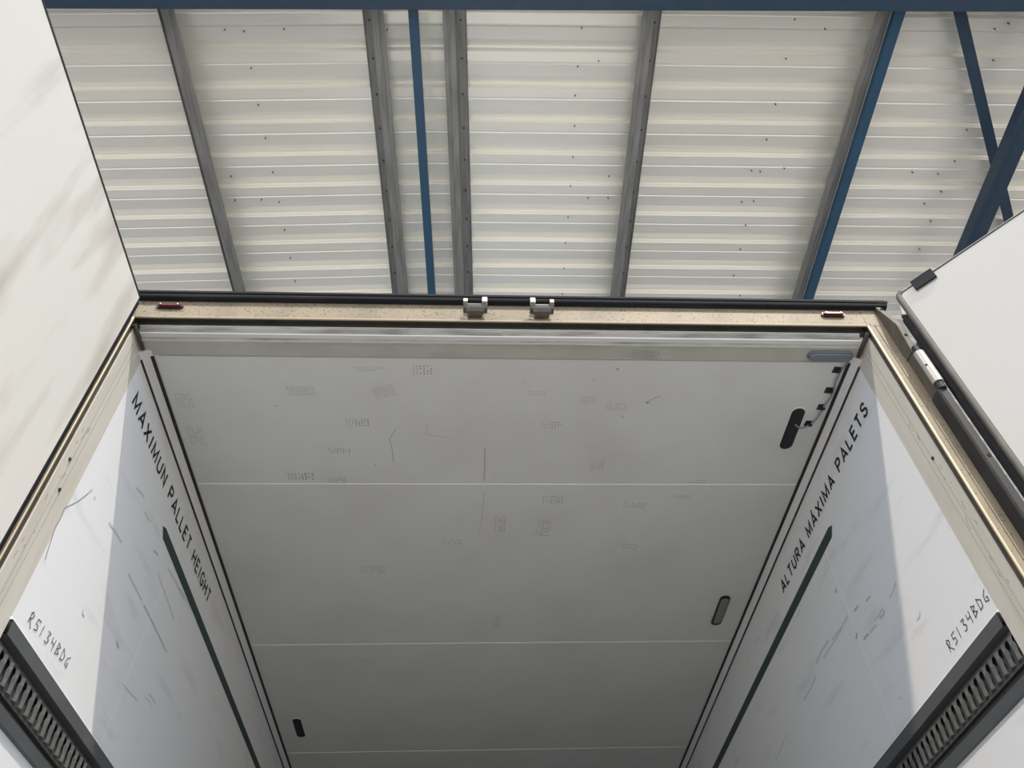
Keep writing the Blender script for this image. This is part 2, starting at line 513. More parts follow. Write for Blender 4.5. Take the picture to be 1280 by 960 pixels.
# ---- side walls
for s, nm in ((-1, 'left'), (1, 'right')):
    b = MB()
    b.box(min(s * WX, s * 1.30), max(s * WX, s * 1.30), YR, YEND, 1.15, 2.643)
    b.box(min(s * WX, s * 1.30), max(s * WX, s * 1.30), YR, YEND, 2.829, ZC)
    b.box(min(s * 1.262, s * 1.30), max(s * 1.262, s * 1.30), YR, YEND, 2.643, 2.829)
    WALL_B = b
    x = s * (WX - 0.0006)
    xi = s * (WX - 0.0012)

    def wallpt(y, z, off=0.0012):
        return Vector((s * (WX - off), y, z))

    def ribbon(mb, pts, wd, off=0.0012):
        """polyline of (y,z) on the wall as a flat ribbon"""
        P = [Vector((0, p[0], p[1])) for p in pts]
        L_, R_ = [], []
        for i, p in enumerate(P):
            da = (P[i] - P[i - 1]).normalized() if i > 0 else None
            db = (P[i + 1] - P[i]).normalized() if i < len(P) - 1 else None
            d_ = (da or db) if (da is None or db is None) else (da + db)
            if d_.length < 0.15:
                d_ = da
            d_ = d_.normalized()
            nn = Vector((0, -d_.z, d_.y))
            if da is not None and db is not None:
                c_ = max(0.42, abs(d_.dot(da)))
                nn = nn / c_
            nn = nn * wd * 0.5
            L_.append(Vector((s * (WX - off), *(p + nn)[1:])))
            R_.append(Vector((s * (WX - off), *(p - nn)[1:])))
        k = len(P)
        mb.quadstrip(L_ + R_, [(i, i + 1, k + i + 1, k + i) for i in range(k - 1)])

    # darker scuffs, part of the wall surface
    sc = WALL_B
    rr = random.Random(11 + s)
    if s < 0:
        pxl = [((160, 717), (177, 750), 0), ((180, 757), (208, 815), 1), ((210, 710), (230, 750), 0), ((197, 717), (217, 773), 0),
               ((225, 735), (245, 775), 0), ((146, 801), (148, 810), 1), ((181, 872), (189, 882), 0), ((186, 868), (194, 880), 0), ((154, 856), (172, 876), 0),
               ((192, 688), (197, 694), 1), ((136, 653), (152, 678), 0), ((181, 640), (188, 652), 0), ((170, 610), (180, 622), 0), ((241, 765), (246, 776), 0), ((104, 762), (105, 771), 1)]
    else:
        pxl = [((1073, 757), (1068, 764), 1), ((1088, 745), (1083, 752), 1), ((1106, 763), (1100, 773), 1), ((1104, 760), (1093, 776), 0), ((1086, 792), (1080, 800), 1),
               ((1096, 781), (1088, 790), 0), ((1120, 727), (1112, 748), 0), ((1071, 791), (1070, 798), 1), ((1045, 735), (1044, 741), 1), ((1060, 770), (1040, 800), 0),
               ((1053, 785), (1030, 822), 0), ((1000, 762), (998, 770), 1), ((1020, 845), (1005, 875), 0), ((985, 915), (970, 950), 0), ((1036, 800), (1020, 830), 0), ((1150, 764), (1146, 776), 0)]
    for (pa, pb, dk) in pxl:
        A_ = ray_ax(0, s * WX, *pa)
        B_ = ray_ax(0, s * WX, *pb)
        wob = rr.uniform(-0.006, 0.006)
        sc.cur = 2 if dk else 1
        w_ = rr.uniform(0.004, 0.009)
        M_ = (A_ + B_) / 2 + Vector((0, wob, wob))
        ribbon(sc, [(A_.y, A_.z), (M_.y, M_.z), (B_.y, B_.z)], w_, 0.0010)
    sc.cur = 0
    wall = sc.build('side_wall', [m_wall, m_scuff, m_scuffdark], trailer)
    # vertical panel joint
    j = MB()
    y0, y1 = (2.465, 2.395) if s < 0 else (2.37, 2.42)
    ribbon(j, [(y0, 3.80), (y1, 2.835)], 0.0045, 0.0009)
    j.build('panel_joint', m_seam, wall)

    # green pallet height line
    gl = MB()
    yb = 2.272
    pts = [(yb, 3.566), (yb + 0.028, 3.578), (10.0, 3.578), (10.0, 3.537), (yb + 0.034, 3.537)]
    gl.quadstrip([wallpt(y, z, 0.0015) for y, z in pts] + [wallpt(y, z, 0.0) for y, z in pts],
                 [(0, 1, 2, 3, 4), (5, 6, 7, 8, 9)] + [(i, (i + 1) % 5, 5 + (i + 1) % 5, 5 + i) for i in range(5)])
    gl.build('height_stripe', m_green, wall, label='dark green horizontal stripe marking the pallet height')

    # ---- lettering
    txt = 'MAXIMUN PALLET HEIGHT' if s < 0 else 'ALTURA M\u00c1XIMA PALETS'
    GL = {
        'M': (0.86, [[(0, 0), (0.04, 1), (0.43, 0.12), (0.82, 1), (0.86, 0)]]),
        'A': (0.74, [[(0, 0), (0.37, 1), (0.74, 0)], [(0.13, 0.30), (0.61, 0.30)]]),
        '\u00c1': (0.74, [[(0, 0), (0.37, 1), (0.74, 0)], [(0.13, 0.30), (0.61, 0.30)], [(0.34, 1.12), (0.50, 1.32)]]),
        'X': (0.70, [[(0, 0), (0.70, 1)], [(0, 1), (0.70, 0)]]),
        'I': (0.08, [[(0.04, 0), (0.04, 1)]]),
        'U': (0.62, [[(0, 1), (0, 0.28), (0.06, 0.10), (0.18, 0.01), (0.31, 0), (0.44, 0.01), (0.56, 0.10), (0.62, 0.28), (0.62, 1)]]),
        'N': (0.64, [[(0, 0), (0, 1), (0.64, 0), (0.64, 1)]]),
        'P': (0.58, [[(0, 0), (0, 1), (0.38, 1), (0.52, 0.93), (0.58, 0.75), (0.52, 0.56), (0.38, 0.48), (0.0, 0.48)]]),
        'L': (0.50, [[(0, 1), (0, 0), (0.50, 0)]]),
        'E': (0.54, [[(0.54, 1), (0, 1), (0, 0), (0.54, 0)], [(0, 0.52), (0.46, 0.52)]]),
        'T': (0.62, [[(0, 1), (0.62, 1)], [(0.31, 1), (0.31, 0)]]),
        'H': (0.62, [[(0, 0), (0, 1)], [(0.62, 0), (0.62, 1)], [(0, 0.52), (0.62, 0.52)]]),
        'G': (0.64, [[(0.62, 0.80), (0.52, 0.95), (0.34, 1.0), (0.14, 0.92), (0.02, 0.70), (0, 0.5), (0.03, 0.26), (0.15, 0.07), (0.34, 0), (0.52, 0.05), (0.64, 0.16), (0.64, 0.46), (0.36, 0.46)]]),
        'R': (0.62, [[(0, 0), (0, 1), (0.38, 1), (0.54, 0.93), (0.59, 0.76), (0.54, 0.58), (0.38, 0.51), (0, 0.51)], [(0.34, 0.51), (0.62, 0)]]),
        'S': (0.60, [[(0.57, 0.78), (0.47, 0.95), (0.30, 1.0), (0.12, 0.94), (0.04, 0.78), (0.10, 0.62), (0.30, 0.53), (0.50, 0.44), (0.58, 0.26), (0.50, 0.07), (0.30, 0), (0.10, 0.06), (0.0, 0.24)]]),
    }
    if s < 0:
        ya, yb_, z0, z1, gap = 1.762, 2.900, 3.660, 3.712, 0.42
    else:
        ya, yb_, z0, z1, gap = 2.842, 1.772, 3.656, 3.704, 0.42
    tot = sum((GL[c][0] if c != ' ' else 0.22) + gap for c in txt) - gap
    sy = (yb_ - ya) / tot
    lt = MB()
    cx = 0.0
    for c in txt:
        if c == ' ':
            cx += 0.22 + gap
            continue
        wd_, strokes = GL[c]
        for st in strokes:
            ribbon(lt, [(ya + (cx + p) * sy, z0 + q * (z1 - z0)) for p, q in st], 0.0100, 0.0015)
        cx += wd_ + gap
    lt.build('lettering', m_ink, wall, label='black capitals reading ' + txt)

    # ---- handwriting R5134BDG
    hw = MB()
    glyph = {
        'R': [[(0.05, 0), (0.12, 0.5), (0.15, 1.0)], [(0.0, 0.75), (0.25, 1.05), (0.55, 0.85), (0.35, 0.5), (0.12, 0.45), (0.75, -0.15)]],
        '5': [[(0.75, 1.0), (0.2, 0.95), (0.15, 0.55), (0.55, 0.5), (0.6, 0.15), (0.1, 0.0)]],
        '1': [[(0.3, 1.0), (0.25, 0.0)]],
        '3': [[(0.1, 0.95), (0.6, 0.95), (0.3, 0.55), (0.65, 0.35), (0.45, 0.0), (0.05, 0.05)]],
        '4': [[(0.15, 0.95), (0.1, 0.5), (0.6, 0.5)], [(0.65, 1.0), (0.55, -0.1)]],
        'B': [[(0.15, 0.0), (0.2, 1.0), (0.65, 0.8), (0.25, 0.5), (0.7, 0.25), (0.1, -0.05)]],
        'D': [[(0.15, 0.0), (0.2, 1.0), (0.75, 0.6), (0.6, 0.1), (0.1, 0.0)]],
        'G': [[(0.7, 0.95), (0.25, 0.6), (0.15, 0.1), (0.6, -0.05), (0.65, 0.3), (0.4, 0.3)]],
    }
    if s < 0:
        ya, dy, za, zb_ = 1.770, 0.0345, 2.866, 2.890
    else:
        ya, dy, za, zb_ = 1.962, -0.0330, 2.868, 2.874
    for i, ch in enumerate('R5134BDG'):
        yy = ya + i * dy
        zz = za + (zb_ - za) * i / 7
        for st in glyph[ch]:
            pts = [(yy + p * dy * 0.98, zz + q * 0.031) for p, q in st]
            # smooth the strokes a little
            fine = []
            for k in range(len(pts) - 1):
                for t in (0, 0.5):
                    fine.append((pts[k][0] * (1 - t) + pts[k + 1][0] * t, pts[k][1] * (1 - t) + pts[k + 1][1] * t))
            fine.append(pts[-1])
            ribbon(hw, fine, 0.0026, 0.0016)
    hw.build('handwriting', m_pen, wall, label='black marker handwriting reading R5134BDG')
    if s < 0:
        pn = MB()
        pp = [ray_ax(0, -WX, *q_) for q_ in ((115, 612), (107, 619), (98, 626), (89, 631), (82, 634), (79.5, 636), (75, 648), (69, 658), (66, 667), (62, 680), (58, 692), (56, 700))]
        ribbon(pn, [(q_.y, q_.z) for q_ in pp], 0.0018, 0.0014)
        pn.build('pen_line', m_pen, wall, label='thin black wavering pen line')

    # ---- load rail with slots
    r = MB()
    r.cur = 0
    xw = s * WX

    def X(d_):
        return s * (WX - d_)
    zt = 2.83
    prof = [(X(0.0), zt), (X(0.010), zt - 0.002), (X(0.012), zt - 0.040), (X(0.0), zt - 0.041), (X(-0.014), zt - 0.043), (X(-0.014), zt - 0.052)]
    prof2 = [(X(-0.014), zt - 0.132), (X(-0.014), zt - 0.156), (X(0.0), zt - 0.157), (X(0.012), zt - 0.159), (X(0.010), zt - 0.186), (X(0), zt - 0.188)]
    r.prism(prof, YR, YEND, AX_Y, closed=False)
    r.prism(prof2, YR, YEND, AX_Y, closed=False)
    # back channel + slotted band made of corrugated tongues
    r.box(min(X(-0.03), X(-0.036)), max(X(-0.03), X(-0.036)), YR, YEND, zt - 0.186, zt - 0.002)
    r.cur = 1
    r.prism([(X(-0.026), zt - 0.056), (X(-0.012), zt - 0.078), (X(-0.005), zt - 0.128), (X(-0.026), zt - 0.130)], YR, YEND, AX_Y)
    n = 150
    pit = 0.037
    zb0, zb1 = zt - 0.132, zt - 0.052
    for k in range(n):
        yc = YR + 0.02 + k * pit
        # web between slots, waisted: narrow at the top hole, wide in the middle, narrow at the lower slot
        secs = [(zb1, 0.5), (zb1 - 0.008, 0.5), (zb1 - 0.012, 0.34), (zb1 - 0.022, 0.22), (zb1 - 0.031, 0.36), (zb1 - 0.040, 0.33),
                (zb1 - 0.052, 0.24), (zb1 - 0.062, 0.24), (zb1 - 0.070, 0.36), (zb1 - 0.073, 0.5), (zb0, 0.5)]
        L_ = [Vector((X(0.0 if 1 < i < 9 else -0.002), yc - w_ * pit, z)) for i, (z, w_) in enumerate(secs)]
        C_ = [Vector((X(0.006 if 1 < i < 9 else -0.002), yc, z)) for i, (z, w_) in enumerate(secs)]
        Rr_ = [Vector((X(0.0 if 1 < i < 9 else -0.002), yc + w_ * pit, z)) for i, (z, w_) in enumerate(secs)]
        m_ = len(secs)
        r.quadstrip(L_ + C_ + Rr_, [(i, i + 1, m_ + i + 1, m_ + i) for i in range(m_ - 1)] +
                    [(m_ + i, m_ + i + 1, 2 * m_ + i + 1, 2 * m_ + i) for i in range(m_ - 1)])
    r.box(min(X(0.004), X(-0.008)), max(X(0.004), X(-0.008)), YR + n * pit, YEND, zb0, zb1)
    r.build('load_rail', [m_rail, m_railslot], wall, label='dark grey slotted load rail running along the wall')

    # pale lip above the rail
    lp = MB()
    lp.box(min(X(0), X(0.004)), max(X(0), X(0.004)), YR, YEND, zt, zt + 0.006)
    lp.build('rail_lip', m_seam, wall)

# ---- roof panel
b = MB()
b.box(-1.30, 1.30, 1.600, YEND, ZC + 0.002, 3.955)
roof = b.build('roof_panel', m_ceil, trailer)
b = MB()
b.box(-WX, WX, 1.690, YEND, ZC - 0.001, ZC + 0.003)
SKIN = b
b = MB()
b.box(-WX, WX, 1.625, 1.688, ZC, ZC + 0.003)
b.build('filler_panel', m_fill, roof, label='dirtier beige-grey filler strip behind the rear frame')
b = MB()
b.box(-1.17, 1.17, 1.6885, 1.6915, ZC - 0.0022, ZC)
b.build('panel_joint', m_seamdark, roof)
for yj in (2.33, 3.50, 4.68, 5.86, 7.04):
    b = MB()
    b.box(-1.18, 1.18, yj - 0.0016, yj + 0.0016, ZC - 0.0024, ZC)
    b.build('panel_joint', m_seam if yj < 5 else m_seam, roof)

# printed dot marks, scratches on the ceiling (pixel anchored look-up of where they are on the panel)


def ceil_quad(mb, cx, cy, sx, sy, rot=0.0, z=ZC - 0.0016):
    c_, s_ = math.cos(rot), math.sin(rot)
    pts = []
    for px, py in ((-sx, -sy), (sx, -sy), (sx, sy), (-sx, sy)):
        pts.append(Vector((cx + px * c_ - py * s_, cy + px * s_ + py * c_, z)))
    mb.quadstrip(pts, [(0, 1, 2, 3)])


stamps = [  # image x, y, cols, rows, dx, dy (m), rotation, tone(0 pale,1 mid,2 dark)
    (447, 528, 8, 4, 0.011, 0.010, 0.0, 1), (376, 595, 8, 4, 0.013, 0.010, 0.0, 2), (424, 563, 8, 3, 0.011, 0.010, 0.1, 1),
    (422, 600, 6, 3, 0.012, 0.010, 0.0, 1), (376, 488, 10, 4, 0.010, 0.011, 0.0, 0), (480, 489, 8, 5, 0.010, 0.011, -0.3, 0),
    (528, 462, 6, 4, 0.012, 0.011, 0.0, 1), (460, 461, 9, 2, 0.011, 0.011, 0.0, 0), (552, 443, 8, 3, 0.011, 0.009, 0.0, 0),
    (375, 434, 9, 4, 0.011, 0.010, 0.0, 0), (797, 442, 14, 4, 0.011, 0.009, 0.1, 1), (690, 531, 7, 3, 0.012, 0.014, 0.0, 1),
    (743, 582, 4, 4, 0.010, 0.013, 0.0, 0), (752, 581, 2, 4, 0.010, 0.013, 0.0, 1), (691, 624, 8, 4, 0.011, 0.012, 0.0, 1), (625, 655, 5, 9, 0.010, 0.012, 0.0, 1),
    (679, 660, 6, 9, 0.010, 0.012, 0.1, 1), (793, 631, 8, 3, 0.012, 0.013, 0.1, 1), (563, 677, 8, 3, 0.012, 0.013, 0.0, 1),
    (466, 712, 9, 4, 0.012, 0.014, 0.0, 1), (783, 682, 9, 3, 0.012, 0.012, 0.2, 1), (620, 777, 3, 6, 0.012, 0.017, 0.0, 1),
    (852, 621, 7, 2, 0.012, 0.013, 0.0, 1), (870, 603, 6, 3, 0.012, 0.013, 0.0, 0), (770, 508, 7, 3, 0.011, 0.012, 0.0, 0), (735, 500, 5, 3, 0.011, 0.012, 0, 0),
    (672, 491, 6, 2, 0.011, 0.012, 0, 0), (230, 500, 6, 6, 0.010, 0.012, 0, 0), (245, 545, 6, 8, 0.010, 0.012, 0, 0), (462, 825, 8, 2, 0.014, 0.02, 0, 0),
    (765, 825, 8, 2, 0.014, 0.02, 0, 0), (545, 820, 4, 2, 0.014, 0.02, 0, 0), (1090, 470, 1, 1, 0.01, 0.01, 0, 0)]
class Tone:
    def __init__(self, i):
        self.i = i

    def quadstrip(self, pts, fs):
        SKIN.cur = self.i
        SKIN.quadstrip(pts, fs)


marks = [Tone(1), Tone(2), Tone(3)]
rs = random.Random(5)
for (px, py, nc, nr, dx, dy, rot, tone) in stamps[:-1]:
    c = ray_z(px, py, ZC)
    c_, s_ = math.cos(rot), math.sin(rot)
    for i in range(nc):
        for j in range(nr):
            if rs.random() < 0.12:
                continue
            ox = (i - (nc - 1) / 2) * dx
            oy = (j - (nr - 1) / 2) * dy
            tt = tone
            if tone == 2 and i < nc * 0.4:
                tt = 1
            if tone == 1 and i < nc * 0.3:
                tt = 0
            ceil_quad(marks[tt], c.x + ox * c_ - oy * s_, c.y + ox * s_ + oy * c_, 0.0026, 0.0030)
# scratches
for pts, tone in (([(495, 536), (487, 548), (490, 560), (492, 578)], 1), ([(606, 560), (606, 585), (605, 600)], 1), ([(605, 614), (604, 630), (601, 655), (597, 668)], 0),
                  ([(826, 494), (816, 498), (810, 502)], 1), ([(533, 542), (548, 545), (561, 547)], 0), ([(535, 530), (532, 542)], 0)):
    P = [ray_z(x, y, ZC) for x, y in pts]
    for i in range(len(P) - 1):
        a_, c_ = P[i], P[i + 1]
        d_ = c_ - a_
        ceil_quad(marks[tone], (a_.x + c_.x) / 2, (a_.y + c_.y) / 2, d_.length / 2, 0.0013, math.atan2(d_.y, d_.x))
for (x, y, r_) in ((772, 461, 0.005), (742, 474, 0.003), (809, 503, 0.006), (778, 521, 0.004), (617, 592, 0.003), (799, 623, 0.002), (345, 507, 0.003), (469, 581, 0.003), (330, 460, 0.002),
                   (342, 450, 0.002), (620, 470, 0.002), (540, 483, 0.002), (655, 478, 0.002)):
    c = ray_z(x, y, ZC)
    ceil_quad(marks[1], c.x, c.y, r_, r_ * 0.8, 0.4)
SKIN.build('ceiling_skin', [m_ceil, m_smudge3, m_smudge1, m_smudge2], roof)

# ---- cove mouldings
for s in (-1, 1):
    X = lambda d_: s * (WX - d_)
    b = MB()
    prof = [(X(0), 3.802)]
    for k in range(9):
        a_ = k / 8 * math.pi / 2
        # gently convex profile bridging wall and ceiling
        prof.append((X(0.003 + 0.033 * (1 - math.cos(a_)) + 0.000), 3.800 + 0.0165 * math.sin(a_)))
    prof += [(X(0.036), ZC), (X(0), ZC)]
    b.prism(prof, 1.668, YEND, AX_Y)
    cove = b.build('cove_moulding', m_cove, trailer, smooth=True)
    b = MB()
    b.box(min(X(0.0285), X(0.0395)), max(X(0.0285), X(0.0395)), 1.692, YEND, ZC - 0.0050, ZC)
    b.build('sealant_strip', m_blackstrip, cove, label='thick black sealant line on the ceiling side')
    b = MB()
    b.box(min(X(0.0), X(0.0045)), max(X(0.0), X(0.0045)), 1.696, YEND, 3.797, 3.804)
    b.build('sealant_strip', m_blackstrip, cove, label='thin black sealant line on the wall side')

# ---- rear posts
for s in (-1, 1):
    X = lambda d_: s * d_
    z0, z1 = 1.15, 3.985
    b = MB()
    # rear face with a shallow groove
    prof = [(X(1.232), YF), (X(1.250), YF), (X(1.2512), YF + 0.003), (X(1.2528), YF + 0.003), (X(1.254), YF), (X(1.300), YF),
            (X(1.300), YR), (X(1.262), YR), (X(1.262), YF + 0.030), (X(1.232), YF + 0.030)]
    b.prism(prof, z0, z1, AX_Z)
    post = b.build('rear_post', m_gold, trailer)
    b = MB()
    b.tube([(X(1.229), YF + 0.002, z0), (X(1.229), YF + 0.002, 3.856)], 0.0047, 10)
    b.build('edge_bead', m_bead, post, smooth=True, label='bright worn steel bead on the inner corner')
    b = MB()
    b.box(min(X(1.230), X(1.262)), max(X(1.230), X(1.262)), YF + 0.006, YF + 0.030, z0, 3.87)
    b.build('seal_groove', m_groove, post, label='dark brown groove')
    b = MB()
    prof = [(X(1.262), YF + 0.026), (X(1.225), YF + 0.026), (X(1.225), 1.64), (X(1.224), 1.700), (X(1.262), 1.700)]
    b.prism(prof, z0, 3.835, AX_Z)
    b.cur = 1
    for yl in (1.6225, 1.6425):
        b.box(min(X(1.2249), X(1.2255)), max(X(1.2249), X(1.2255)), yl - 0.0009, yl + 0.0009, z0, 3.83)
    rv = random.Random(3 - s)
    for _ in range(16):
        zc_ = rv.uniform(2.85, 3.45)
        yc_ = rv.uniform(1.598, 1.635)
        b.box(min(X(1.2248), X(1.2255)), max(X(1.2248), X(1.2255)), yc_ - 0.0012, yc_ + 0.0012, zc_ - rv.uniform(0.004, 0.02), zc_ + 0.004,
              xf=None)
    b.cur = 0
    b.build('inner_reveal', [m_reveal, m_scored], post, label='cream inner face with two scored lines')
    hl = [(1.612, 3.27), (1.635, 3.18)] if s < 0 else [(1.618, 3.29)]
    for (y, z) in hl:
        b = MB()
        b.tube([(X(1.2275), y, z), (X(1.222), y, z)], 0.0055, 10)
        b.build('screw', m_screw, post)
    # dirty corner seal running from the frame corner to the cove
    b = MB()
    b.tube([(X(1.222), 1.572, 3.832), (X(1.217), 1.592, 3.824), (X(1.214), 1.612, 3.820), (X(1.213), 1.640, 3.817), (X(1.212), 1.664, 3.814)],
           [0.008, 0.008, 0.0075, 0.007, 0.006], 8)
    b.build('corner_seal', m_groove, post, smooth=True, label='dark grimy corner seal')

# ---- rear header
b = MB()
prof = [(YF, 3.862), (YF, 3.985), (1.602, 3.985), (1.602, 3.876), (YF + 0.010, 3.876), (YF + 0.008, 3.862)]
b.prism(prof, -1.2285, 1.2285, AX_X)
b.box(-1.300, -1.2285, YF - 0.0008, YF + 0.01, 3.858, 3.985)
b.box(1.2285, 1.300, YF - 0.0008, YF + 0.01, 3.858, 3.985)
head = b.build('rear_header', m_gold, trailer, label='stained tan steel beam over the door opening')
b = MB()
b.tube([(-1.226, YF + 0.002, 3.859), (1.226, YF + 0.002, 3.859)], 0.0042, 8)
b.build('edge_bead', m_bead, head, smooth=True, label='bright worn lower edge')
b = MB()
b.box(-1.225, 1.225, YF + 0.012, 1.600, 3.871, 3.8755)
b.box(-1.225, 1.225, 1.588, 1.600, 3.843, 3.8755)
b.build('header_recess', m_recess, head, label='dark recess')
# aluminium profile with a weld plate at mid span
for (xa, xb, zz) in ((-1.21, -0.022, 0.0), (-0.022, 1.20, 0.001)):
    b = MB()
    b.prism([(1.584, 3.842 + zz), (1.588, 3.836 + zz), (1.604, 3.826 + zz), (1.607, 3.829 + zz), (1.611, 3.824), (1.622, 3.8175), (1.627, 3.8175), (1.627, 3.828), (1.595, 3.85)], xa, xb, AX_X)
    prof_ = b.build('edge_profile', m_alu, head, label='grey grimy aluminium edge profile')
    b = MB()
    b.box(xa, xb, 1.6215, 1.628, 3.8162, 3.8185)
    b.build('profile_lip', m_alubright, prof_)
    b = MB()
    b.box(xa, xb, 1.5825, 1.5860, 3.8405, 3.8435)
    b.build('profile_lip', m_alubright, prof_)
b = MB()
b.prism([(1.583, 3.8415), (1.6245, 3.8160), (1.6245, 3.8185), (1.583, 3.8440)], -0.024, 0.030, AX_X)
b.build('joint_plate', m_alubright, head, bevel=0.0008, label='small pale joint plate at mid span')
# black rubber seal over the header
b = MB()
prof = [(YF, 3.945), (YF - 0.018, 3.947), (YF - 0.022, 3.952), (YF - 0.022, 3.957), (YF - 0.014, 3.960), (YF - 0.014, 3.968),
        (YF - 0.020, 3.972), (YF - 0.021, 3.980), (YF - 0.012, 3.988), (YF, 3.990)]
b.prism(prof, -1.29, 1.325, AX_X)
b.tube([(1.30, YF - 0.010, 3.975), (1.322, YF - 0.012, 3.973), (1.334, YF - 0.014, 3.966)], 0.011, 8)
b.build('rubber_seal', m_rubber, head, smooth=True, label='black rubber seal along the roof edge')
b = MB()
b.box(-1.29, 1.30, YF - 0.004, 1.70, 3.985, 3.992)
b.build('roof_trim', m_rubber, head)

# marker lamps
for (xa, xb, zc) in ((-1.171, -1.084, 3.9115), (1.082, 1.165, 3.913)):
    b = MB()
    out = []
    R_ = 0.0105
    for k in range(10):
        a_ = math.pi / 2 + math.pi * k / 9
        out.append((xa + R_ + R_ * math.cos(a_), zc + R_ * math.sin(a_)))
    for k in range(10):
        a_ = -math.pi / 2 + math.pi * k / 9
        out.append((xb - R_ + R_ * math.cos(a_), zc + R_ * math.sin(a_)))
    b.prism(out, YF + 0.001, YF - 0.008, AX_Y)
    lamp = b.build('marker_lamp', m_redcase, head, label='small dark red oval marker lamp')
    b = MB()
    xm = (xa + xb) / 2
    inn = [(xm + (p - xm) * 0.86, zc + (q - zc) * 0.6) for p, q in out]
    b.prism(inn, YF - 0.007, YF - 0.014, AX_Y)
    b.build('lens', m_red, lamp, bevel=0.002)
    for xe in (xa + 0.016, xb - 0.016):
        b = MB()
        b.tube([(xe, YF - 0.012, zc + 0.001), (xe, YF - 0.0155, zc + 0.001)], 0.0028, 8)
        b.build('screw', m_tip, lamp)

# lock keepers
for (xc, inner) in ((-0.116, 1), (0.1075, -1)):
    b = MB()
    hw_ = 0.037
    b.box(xc - 0.026, xc + 0.026, YF - 0.004, YF + 0.001, 3.878, 3.912)
    # cup: curved tongue projecting out and up, narrower at its root
    rows = [(YF - 0.002, 3.872, 0.022), (YF - 0.016, 3.8695, 0.027), (YF - 0.030, 3.872, 0.032), (YF - 0.041, 3.879, 0.035), (YF - 0.046, 3.888, 0.0365)]
    pts = []
    for (yy, zz, ww) in rows:
        pts += [Vector((xc - ww, yy, zz + 0.004)), Vector((xc - ww * 0.86, yy, zz)), Vector((xc + ww * 0.86, yy, zz)), Vector((xc + ww, yy, zz + 0.004)),
                Vector((xc + ww, yy + 0.001, zz + 0.008)), Vector((xc - ww, yy + 0.001, zz + 0.008))]
    fs = []
    for r_i in range(len(rows) - 1):
        for c_i in range(6):
            a_, b_ = r_i * 6 + c_i, r_i * 6 + (c_i + 1) % 6
            fs.append((a_, b_, b_ + 6, a_ + 6))
    fs += [tuple(range(6)), tuple(range(24, 30))]
    b.quadstrip(pts, fs)
    k_ = b.build('lock_keeper', m_steel, head, bevel=0.002, label='worn steel door lock keeper with two upright cheeks')
    for sd in (-1, 1):
        tall = (sd == inner)
        ht = 0.020 if tall else 0.010
        wd = 0.0095 if tall else 0.0075
        xe = xc + sd * (hw_ - wd * 0.6)
        pr = [(YF - 0.012, 3.880), (YF - 0.038, 3.879), (YF - 0.048, 3.886), (YF - 0.056, 3.896 + ht * 0.6), (YF - 0.052, 3.900 + ht),
              (YF - 0.040, 3.900 + ht), (YF - 0.032, 3.894), (YF - 0.012, 3.892)]
        c2 = MB()
        c2.prism(pr, xe - wd, xe + wd, AX_X)
        c2.build('keeper_cheek', m_steel, k_, bevel=0.003)
        c3 = MB()
        c3.prism([(YF - 0.0575, 3.890), (YF - 0.0595, 3.897 + ht * 0.6), (YF - 0.053, 3.902 + ht), (YF - 0.040, 3.902 + ht), (YF - 0.046, 3.893)],
                 xe - wd * 0.92, xe + wd * 0.92, AX_X)
        c3.build('keeper_tip', m_tip, k_, bevel=0.002, label='bare rubbed steel tip')
    c4 = MB()
    c4.tube([(xc - hw_ + 0.004, YF - 0.012, 3.905), (xc + hw_ - 0.004, YF - 0.012, 3.905)], 0.004, 8)
    c4.build('keeper_pin', m_steel, k_, smooth=True)


# ---- lamps and openings in the ceiling
def pill(x0, x1, y0, y1, n=8):
    """rounded rectangle outline in xy"""
    wx, wy = (x1 - x0) / 2, (y1 - y0) / 2
    r_ = min(wx, wy)
    cx, cy = (x0 + x1) / 2, (y0 + y1) / 2
    out = []
    for qx, qy, a0 in ((1, 1, 0), (-1, 1, 90), (-1, -1, 180), (1, -1, 270)):
        for k in range(n + 1):
            a_ = math.radians(a0 + 90 * k / n)
            out.append((cx + qx * (wx - r_) + r_ * math.cos(a_), cy + qy * (wy - r_) + r_ * math.sin(a_)))
    return out


def rrect(x0, x1, y0, y1, r_, n=5):
    out = []
    for cx, cy, a0 in ((x1 - r_, y1 - r_, 0), (x0 + r_, y1 - r_, 90), (x0 + r_, y0 + r_, 180), (x1 - r_, y0 + r_, 270)):
        for k in range(n + 1):
            a_ = math.radians(a0 + 90 * k / n)
            out.append((cx + r_ * math.cos(a_), cy + r_ * math.sin(a_)))
    return out


b = MB()
o1 = pill(1.032, 1.192, 1.640, 1.678)
b.prism(o1, ZC + 0.001, ZC - 0.010, AX_Z)
sm_ = [(1.112 + (p - 1.112) * 0.95, 1.659 + (q - 1.659) * 0.7) for p, q in o1]
b.prism(sm_, ZC - 0.009, ZC - 0.018, AX_Z)
b.build('lamp_cover', m_grayplastic, roof, bevel=0.003, label='long blue-grey rounded lamp cover beside the rear frame')


def tilt(pts, cx, cy, sh):
    return [(p + (q - cy) * sh, q) for p, q in pts]


b = MB()
b.prism(pill(1.050, 1.105, 1.905, 2.125), ZC + 0.0005, ZC - 0.0040, AX_Z)
fr = b.build('lamp_opening', m_cove, roof, label='long black oval lamp opening with a wire leading in')
b = MB()
b.prism(pill(1.0525, 1.1025, 1.9085, 2.1215), ZC - 0.0035, ZC - 0.0050, AX_Z)
b.build('opening_plate', m_navy, fr)

